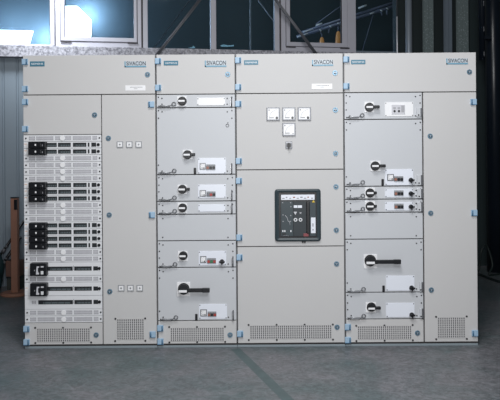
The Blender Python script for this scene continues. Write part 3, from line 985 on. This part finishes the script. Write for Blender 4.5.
# ---------------------------------------------------------------- the hall seen through the windows
FARY = 3.4
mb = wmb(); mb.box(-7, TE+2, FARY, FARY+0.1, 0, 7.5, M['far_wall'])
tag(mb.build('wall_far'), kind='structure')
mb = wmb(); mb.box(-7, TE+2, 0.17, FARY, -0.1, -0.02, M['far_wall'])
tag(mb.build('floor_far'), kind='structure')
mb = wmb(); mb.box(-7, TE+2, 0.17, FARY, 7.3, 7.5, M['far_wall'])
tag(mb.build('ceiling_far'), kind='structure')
M['daylight'] = emit('pane_reflection_glow', (0.93, 0.97, 1.0), 3.0)  # glowing shapes added behind the glass as bright reflections in the left panes
def far_poly(pts, name):
    y = FARY - 0.02
    mb = wmb(); mb.prism([wl(px, py, y) for px, py in pts], y, y+0.019, M['daylight'])  # glow material of the added pane reflections
    tag(mb.build(name), kind='structure')
far_poly([(-60, 28.0), (33.2, 31), (29, 46), (27, 56), (-60, 56)], 'window_6')  # added glowing shape, a bright reflection in the left panes
far_poly([(57, 6), (77, 6), (84, 13), (91.5, 20.5), (91, 37), (90, 50), (57, 50)], 'window_7')  # added glowing shape, a bright reflection in the left panes

# crane rails and lamps in the far hall
def wpt(px, py, y):
    t, z = wl(px, py, y); return (t, y, z)
RY = 1.6
mb = wmb()
rl = wpt(280, 39.5, RY)
root = thing('overhead_rail', WM @ Vector(wpt(345, 24, RY)), 'pair of dark sloping rails with pale clamps seen through the window glass', 'rail')
def rail(a, b, w_, m):
    mb = wmb(); mb.cyl(wpt(*a, RY), wpt(*b, RY), w_, M[m], n=10); mb.build('rail', root, root.location)
rail((302, 32.4), (420, -6.0), 0.020, 'rail'); rail((297, 37.0), (420, -2.0), 0.024, 'rail')
for a, b, w_ in (((297, 37.1), (308, 33.4), 0.0085), ((303, 32.2), (313, 29.0), 0.0075), ((316, 25.6), (322, 23.4), 0.012), ((358.6, 8.2), (366.5, 5.2), 0.014), ((370, 13.8), (374, 12.6), 0.009)):
    mb = wmb(); y = RY-0.035; mb.cyl(wpt(*a, y), wpt(*b, y), w_, M['rail_white'], n=10); mb.build('clamp', root, root.location)
for k, (a, b) in enumerate((((320, 29.5), (321, 34)), ((330, 25.8), (328.5, 33)), ((338, 22.8), (338.6, 31)), ((381, 10), (382, 15.5)), ((387, 8), (387, 15)))):
    mb = wmb(); y = RY; mb.cyl(wpt(*a, y), wpt(*b, y), 0.011, M['rail'], n=8)
    mb.cyl(wpt(a[0]-0.6, a[1], y-0.02), wpt(a[0]+1.2, a[1]+1.4, y-0.02), 0.010, M['rail_white'], n=8); mb.build('hanger', root, root.location)
mb = wmb(); mb.cyl(wpt(316, 24, RY), wpt(352, -2, RY), 0.007, M['rail'], n=8); mb.build('stay_wire', root, root.location)
M['lamp'] = emit('warm_lamp_shade', (0.75, 0.33, 0.10), 0.14)
for px, top, bot, r, lab in ((322, 37, 52, 2.5, 'small orange lamp under the sloping rails behind the glass'),
                             (338.4, 31, 56, 3.0, 'larger orange lamp beside the window frame behind the glass')):
    base = wpt(px, bot, RY)
    lt = thing('hanging_lamp', WM @ Vector(wpt(px, bot, RY)), lab, 'lamp', 'orange lamps behind the glass')
    mb = wmb(); rr = r/ (F/9.5)
    zt, zb_ = wpt(px, top, RY)[2], base[2]
    prof = [(0.05, 0), (0.55, 0.04), (0.82, 0.16), (0.97, 0.34), (1.0, 0.6), (0.9, 1.0)]
    for (r0, h0), (r1, h1) in zip(prof[:-1], prof[1:]):
        mb.cyl((base[0], RY, zt-(zt-zb_)*h0), (base[0], RY, zt-(zt-zb_)*h1), rr*r0, M['lamp'], r2=rr*r1, n=18, caps=False)
    mb.build('lamp_shade', lt, lt.location)
    mb = wmb(); mb.cyl((base[0], RY, zt-0.002), (base[0], RY, zt+0.05), 0.010, M['rail'], n=8); mb.build('cord', lt, lt.location)
mb = wmb(); mb.cyl(wpt(373.5, 13, RY), wpt(363, 49, RY), 0.005, M['rail'], n=6); mb.cyl(wpt(363, 49, RY), wpt(361, 60, RY), 0.005, M['rail'], n=6)
tag(mb.build('hanging_cable'), 'thin cable hanging from the rails behind the darkest pane', 'cable')

# scraps lying behind the glass
for pts, lab in (([(220.5, 45.2), (224, 44.6), (228, 45.4), (233.6, 45.0), (234, 46.2), (227, 46.8), (221, 46.6)], 'pale paper scrap behind the glass left of the thin upright bar'),
                 ([(188, 47.8), (192, 47.2), (193.4, 45.6), (195.2, 47.6), (194, 48.3)], 'tiny pale scrap behind the glass near the slim mullion')):
    mb = wmb(); mb.prism([wl(px, py, 0.05) for px, py in pts], 0.045, 0.055, M['paper'])
    tag(mb.build('paper_scrap'), lab, 'paper')

for a, b, lab in (((154, 48), (192, -3), 'faint reflection of the rising brace, built as a bar behind the glass'), ((256, -3), (276, 24), 'faint reflected line beside the slim upright bar, built as a bar behind the glass')):
    y = 0.45 if a[0] < 200 else 0.60  # bars added as the braces' dim reflections in the panes
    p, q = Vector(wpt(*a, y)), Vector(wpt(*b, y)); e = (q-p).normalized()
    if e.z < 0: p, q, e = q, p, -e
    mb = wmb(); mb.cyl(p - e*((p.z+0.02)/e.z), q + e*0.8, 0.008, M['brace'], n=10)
    tag(mb.build('brace_reflection', None, WM @ ((p+q)/2)), lab, 'bar', 'bars standing in for brace reflections')

# ---------------------------------------------------------------- braces in front of the windows
for a, b, lab in (((150.5, 62.5), (206, -9), 'dark diagonal brace rising to the right before the dark window panes'),
                  ((267, -11), (322, 62.5), 'dark diagonal brace falling to the right across the window frame')):
    y = -0.16
    mb = wmb()
    p, q = Vector(wpt(*a, y)), Vector(wpt(*b, y))
    ext = (q-p).normalized()
    low, high = (p, q) if p.z < q.z else (q, p)
    e = (high-low).normalized()
    high = high + e*0.5; low = low - e*0.5
    mb.cyl(low, high, 0.0125, M['brace'], n=12)
    side = Vector((e.z, 0, -e.x))
    mb.cyl(low + side*0.016, high + side*0.016, 0.008, M['steel_dark'], n=10)
    mb.box(low.x-0.06, low.x+0.06, -0.17, -0.002, low.z-0.08, low.z+0.05, M['brace'], 0.004)
    tag(mb.build('brace', None, WM @ ((low+high)/2)), lab, 'brace', 'diagonal braces in front of the windows')

# ---------------------------------------------------------------- right-hand wall: rod, pipe, panels, column
mb = wmb(); x = wt(396.4); mb.cyl((x, -0.02, ZS-0.3), (x, -0.02, wz(396.4, 17)), 0.009, M['rod'], n=12)
mb.cyl((x, -0.02, wz(396.4, 17)), (x, -0.02, ZH), 0.007, M['brace'], n=12)
for z in (ZS-0.25, ZH-0.1): mb.box(x-0.012, x+0.012, -0.03, 0.03, z-0.02, z+0.02, M['brace'])
tag(mb.build('rod', None, WM @ Vector((x, 0, ZS))), 'thin bright upright rod at the edge of the darkest pane', 'rod')
mb = wmb(); x = wt(409.4); r = (wt(412.6)-wt(406.4))/2
mb.cyl((x, 0.02, 0.0), (x, 0.02, ZH), r, M['pipe'], n=20)
for z in (0.8, 2.2, 3.9): mb.cyl((x, 0.02, z), (x, 0.02, z+0.03), r*1.25, M['brace'], n=20)
tag(mb.build('pipe', None, WM @ Vector((x, 0, 0))), 'grey vertical pipe on the wall above the cabinet with the plain tall door', 'pipe')
for k, (a, b, m, dep, lab) in enumerate(((423.6, 434.4, 'perforated', 0.02, 'narrow grey perforated wall panel next to the grey pipe'),
                           (444.6, 453.0, 'perf_blue', 0.0, 'smooth bluish wall panel between two perforated ones'),
                           (457.2, 469.4, 'perforated', 0.03, 'wider grey perforated wall panel next to the dark column'),
                           )):
    mb = wmb(); t0, t1 = wt(a, 30, dep), wt(b, 30, dep)
    mb.profile([(t0, dep+0.03), (t0+0.012, dep), (t0+(t1-t0)*0.45, dep), (t0+(t1-t0)*0.5, dep+0.012), (t0+(t1-t0)*0.55, dep), (t1-0.012, dep), (t1, dep+0.03)], 0, ZH, M[m])
    tag(mb.build('wall_panel', None, WM @ Vector((t0, dep, 0))), lab, 'wall panel', 'upright panels on the dark wall')
mb = wmb(); t0, t1 = wt(469.4, 30, 0.05), wt(500, 30, 0.05) + 2
mb.box(t0, t1, 0.05, 0.0999, 0, ZH, paint('dim_panel', (0.020, 0.032, 0.035), 0.5))
tag(mb.build('trim_2'), kind='structure')
CYY = 3.1
def vcyl(px0, px1, y, z0, z1, m, name):
    pa, pb = at_depth(px0, 60, y), at_depth(px1, 60, y)
    x, r = (pa.x+pb.x)/2, (pb.x-pa.x)/2
    return x, r
x, r = vcyl(485.8, 501, CYY, 0, 0, None, None)
mb = MB(); mb.cyl((x, CYY, 0), (x, CYY, 5.2), r, M['column'], n=40)
colm = tag(mb.build('column', None, (x, CYY, 0)), kind='structure')
x, r = vcyl(479.2, 485.8, CYY-0.12, 0, 0, None, None)
zt = at_depth(483, 60, CYY-0.12).z
mb = MB(); mb.cyl((x, CYY-0.10, zt), (x, CYY-0.10, 5.0), r, M['column'], n=28)
mb.build('conduit', colm, (x, CYY-0.10, zt))
for py in (2, 28, 53):
    zz_ = at_depth(485.6, py, CYY-0.2).z
    mb = MB(); mb.box(x+r*0.25, x+r*0.42, CYY-0.1-r*1.06, CYY-0.1-r*0.8, zz_-0.03, zz_+0.03, M['steel_dark'], 0.003); mb.build('conduit_clip', colm, (x, CYY-0.1, zz_))

mb = MB(); mb.box(x, x+0.10, CYY-0.13, CYY-0.02, zt+0.25, zt+0.29, M['column']); mb.build('conduit_bracket', colm, (x, CYY-0.1, zt+0.25))
# cables on the floor beside the column
def cable(pts, r, lab):
    P3 = []
    for k in range(len(pts)-1):
        a, b = Vector(pts[k]), Vector(pts[k+1])
        p0 = Vector(pts[k-1]) if k else a; p3 = Vector(pts[k+2]) if k+2 < len(pts) else b
        for j in range(6):
            t = j/6
            P3.append(0.5*((2*a)+(-p0+b)*t+(2*p0-5*a+4*b-p3)*t*t+(-p0+3*a-3*b+p3)*t**3))
    P3.append(Vector(pts[-1]))
    mb = MB(); mb.tube(P3, r, M['cable'])
    tag(mb.build('cable', None, P3[0]), lab, 'cable', 'cables on the floor by the column')
def fp(px, py, z=0.015):
    p = floor_pt(px, py); p.z = z; return tuple(p)
cable([fp(466, 274), fp(480, 276), fp(490, 280), fp(505, 284), fp(525, 283)], 0.015, 'dark cable curving across the floor towards the foot of the column')
a = fp(474, 275)
cable([fp(468, 277.5), (a[0]+0.05, a[1], 0.05), (a[0]+0.08, a[1]-0.02, 0.28), (a[0]+0.16, a[1]+0.02, 0.34), (a[0]+0.22, a[1], 0.12), fp(489, 276), fp(500, 275)], 0.012, 'dark cable looping up off the floor behind the tall-door cabinet')

# ---------------------------------------------------------------- left-hand corner: brown post and clutter
p0 = floor_pt(15.5, 294.5)
post = thing('barrier_post', p0, 'brown square post on a round base, left of the fuse strip cabinet', 'post')
sc = F/(p0.y+D)
hgt = (294.5-198.2)/sc
w2 = 3.3/sc
mb = MB(); mb.box(p0.x-w2, p0.x+w2, p0.y-w2, p0.y+w2, 0.02, hgt, M['brown'], 0.006); mb.build('post', post, p0)
mb = MB(); mb.cyl((p0.x, p0.y, 0), (p0.x, p0.y, 0.022), 0.15, M['brown'], n=40); mb.cyl((p0.x, p0.y, 0.022), (p0.x, p0.y, 0.030), 0.145, M['brown'], r2=0.12, n=40); mb.build('base', post, p0)
mb = MB(); mb.box(p0.x+w2*0.1, p0.x+w2*1.05, p0.y-w2-0.006, p0.y-w2+0.01, hgt-0.118, hgt-0.012, M['black'], 0.003); mb.build('belt_slot', post, p0)
mb = MB(); mb.box(p0.x-w2*1.03, p0.x+w2*1.03, p0.y-w2*1.03, p0.y+w2*1.03, hgt, hgt+0.012, M['black'], 0.003); mb.build('cap', post, p0)

yb = p0.y + 0.24
def dbox(px0, py0, px1, py1, y, dep, z0=None):
    a, b = at_depth(px0, py1, y), at_depth(px1, py0, y)
    return a.x, b.x, y, y+dep, (a.z if z0 is None else z0), b.z
x0, x1, ya, yb2, za_, zb_ = dbox(6.8, 276.5, 20, 292, yb, 0.14, 0.0)
mb = MB(); mb.box(x0, x1, ya, yb2, 0, zb_, M['box_grey'], 0.006); mb.box(x0-0.004, x1+0.004, ya-0.004, yb2, zb_-0.02, zb_-0.004, M['black'])
tag(mb.build('crate', None, ((x0+x1)/2, ya, 0)), 'dark grey box on the floor behind the brown post', 'box')
zt2 = at_depth(10, 261, yb).z
mb = MB(); mb.box(x0-0.008, x1, ya-0.01, yb2-0.01, zb_, zt2, M['box_brown'], 0.006); mb.box(x0+0.01, x1-0.01, ya+0.01, yb2-0.03, zt2, zt2+0.006, M['black'])
tag(mb.build('crate', None, ((x0+x1)/2, ya, zb_)), 'small brown box stacked on the dark grey box behind the post', 'box')
# tarpaulin heap
x0, x1 = at_depth(-22, 280, yb).x, at_depth(6.4, 280, yb).x
bm = bmesh.new(); bmesh.ops.create_icosphere(bm, subdivisions=4, radius=1)
zt2 = at_depth(2, 250, yb).z
for v in bm.verts:
    n_ = 1 + 0.10*math.sin(6*v.co.x+4*v.co.z) + 0.08*math.sin(9*v.co.y+7*v.co.z)
    v.co = Vector((v.co.x*(x1-x0)/2*n_, v.co.y*0.11*n_, max(0.0, (v.co.z+0.8)/1.8)*zt2*n_))
me = bpy.data.meshes.new('tarpaulin'); bm.to_mesh(me); bm.free(); me.materials.append(M['tarp'])
for p in me.polygons: p.use_smooth = True
ob = bpy.data.objects.new('tarpaulin', me); COL.objects.link(ob); ob.location = ((x0+x1)/2-0.02, yb-0.04, 0)
tag(ob, 'dark teal tarpaulin heaped against the wall at the left edge', 'tarpaulin')
# two black tubes leaning on the wall
for a, b, r, lab in (((-4, 262), (24, 221), 0.014, 'upper of two black tubes slanting behind the brown post'), ((-2, 272), (21, 237), 0.017, 'lower of two black tubes slanting behind the brown post')):
    y0_, y1_ = yb+0.15, yb+0.17
    A = at_depth(*a, y0_); B = at_depth(*b, y1_)
    e = B-A
    G = A - e*(A.z/e.z) if abs(e.z) > 1e-6 else A
    G.z = r
    mb = MB(); mb.cyl(G, B, r, M['black'], n=14)
    mb.cyl(A + e*0.22, A + e*0.32, r*1.5, M['steel_dark'], n=14); mb.cyl(A + e*0.36, A + e*0.40, r*1.3, M['steel_dark'], n=14)
    tag(mb.build('tube', None, G), lab, 'tube', 'black tubes leaning behind the post')

# ---------------------------------------------------------------- light
def area(name, loc, target, size, power, col=(1, 1, 1), size_y=None, spread=180):
    l = bpy.data.lights.new(name, 'AREA'); l.energy = power; l.size = size; l.color = col; l.spread = R(spread)
    if size_y: l.shape = 'RECTANGLE'; l.size_y = size_y
    o = bpy.data.objects.new(name, l); COL.objects.link(o); o.location = loc
    o.rotation_euler = (Vector(target)-Vector(loc)).to_track_quat('-Z', 'Y').to_euler()
    return o
def point(name, loc, power, col, rad):
    l = bpy.data.lights.new(name, 'POINT'); l.energy = power; l.color = col; l.shadow_soft_size = rad
    o = bpy.data.objects.new(name, l); COL.objects.link(o); o.location = loc
    return o
area('key_light', (0.6, -2.9, 2.6), (-0.1, 0, 0.6), 1.0, 42, (0.92, 0.96, 1.0))
area('front_fill', (0.2, -6.2, 1.9), (0.1, 0, 0.8), 1.6, 108, (1.0, 0.99, 0.99))
area('fill_light', (-0.05, -2.9, 5.1), (-0.1, 0, 0.2), 1.3, 110, (0.995, 0.995, 0.99))
area('window_daylight', tuple(WM @ Vector((0.1, -1.0, 4.3))), tuple(WM @ Vector((0.45, 0, 3.15))), 0.6, 20, (0.90, 0.95, 1.0), spread=65)  # added light out of view, brightens the left window frames
a = wpt(47, 36, FARY-0.26); b = wpt(86, 12, FARY-0.25); e = wpt(8, 24, FARY-0.5)  # added point lights that make the blue halo around the glowing shapes
point('pane_halo_light', WM @ Vector(a), 85, (0.55, 0.72, 1.0), 0.12)
point('pane_halo_light', WM @ Vector(b), 85, (0.55, 0.72, 1.0), 0.12)
point('pane_halo_light', WM @ Vector(e), 80, (0.55, 0.72, 1.0), 0.12)
area('rail_fill_light', tuple(WM @ Vector((3.0, 1.0, 5.0))), tuple(WM @ Vector((3.6, 1.8, 3.2))), 0.6, 14, (0.9, 0.95, 1.0))  # added light out of view, makes the pale rail fittings show

wd = bpy.data.worlds.new('hall_ambience'); scn.world = wd; wd.use_nodes = True
bg = wd.node_tree.nodes['Background']; bg.inputs[0].default_value = (0.62, 0.75, 0.85, 1); bg.inputs[1].default_value = 0.03

# ---------------------------------------------------------------- camera
cam = bpy.data.cameras.new('camera'); co = bpy.data.objects.new('camera', cam); COL.objects.link(co)
co.location = CAM; co.rotation_euler = (R(90), ROLL, 0)
cam.sensor_width = 36; cam.lens = 36*F/500
cam.shift_x = 0.0; cam.shift_y = (CY-200)/500
cam.clip_end = 100
scn.camera = co
vs = scn.view_settings
vs.view_transform = 'Standard'; vs.look = 'None'; vs.exposure = 0.0; vs.gamma = 1; vs.use_curve_mapping = False
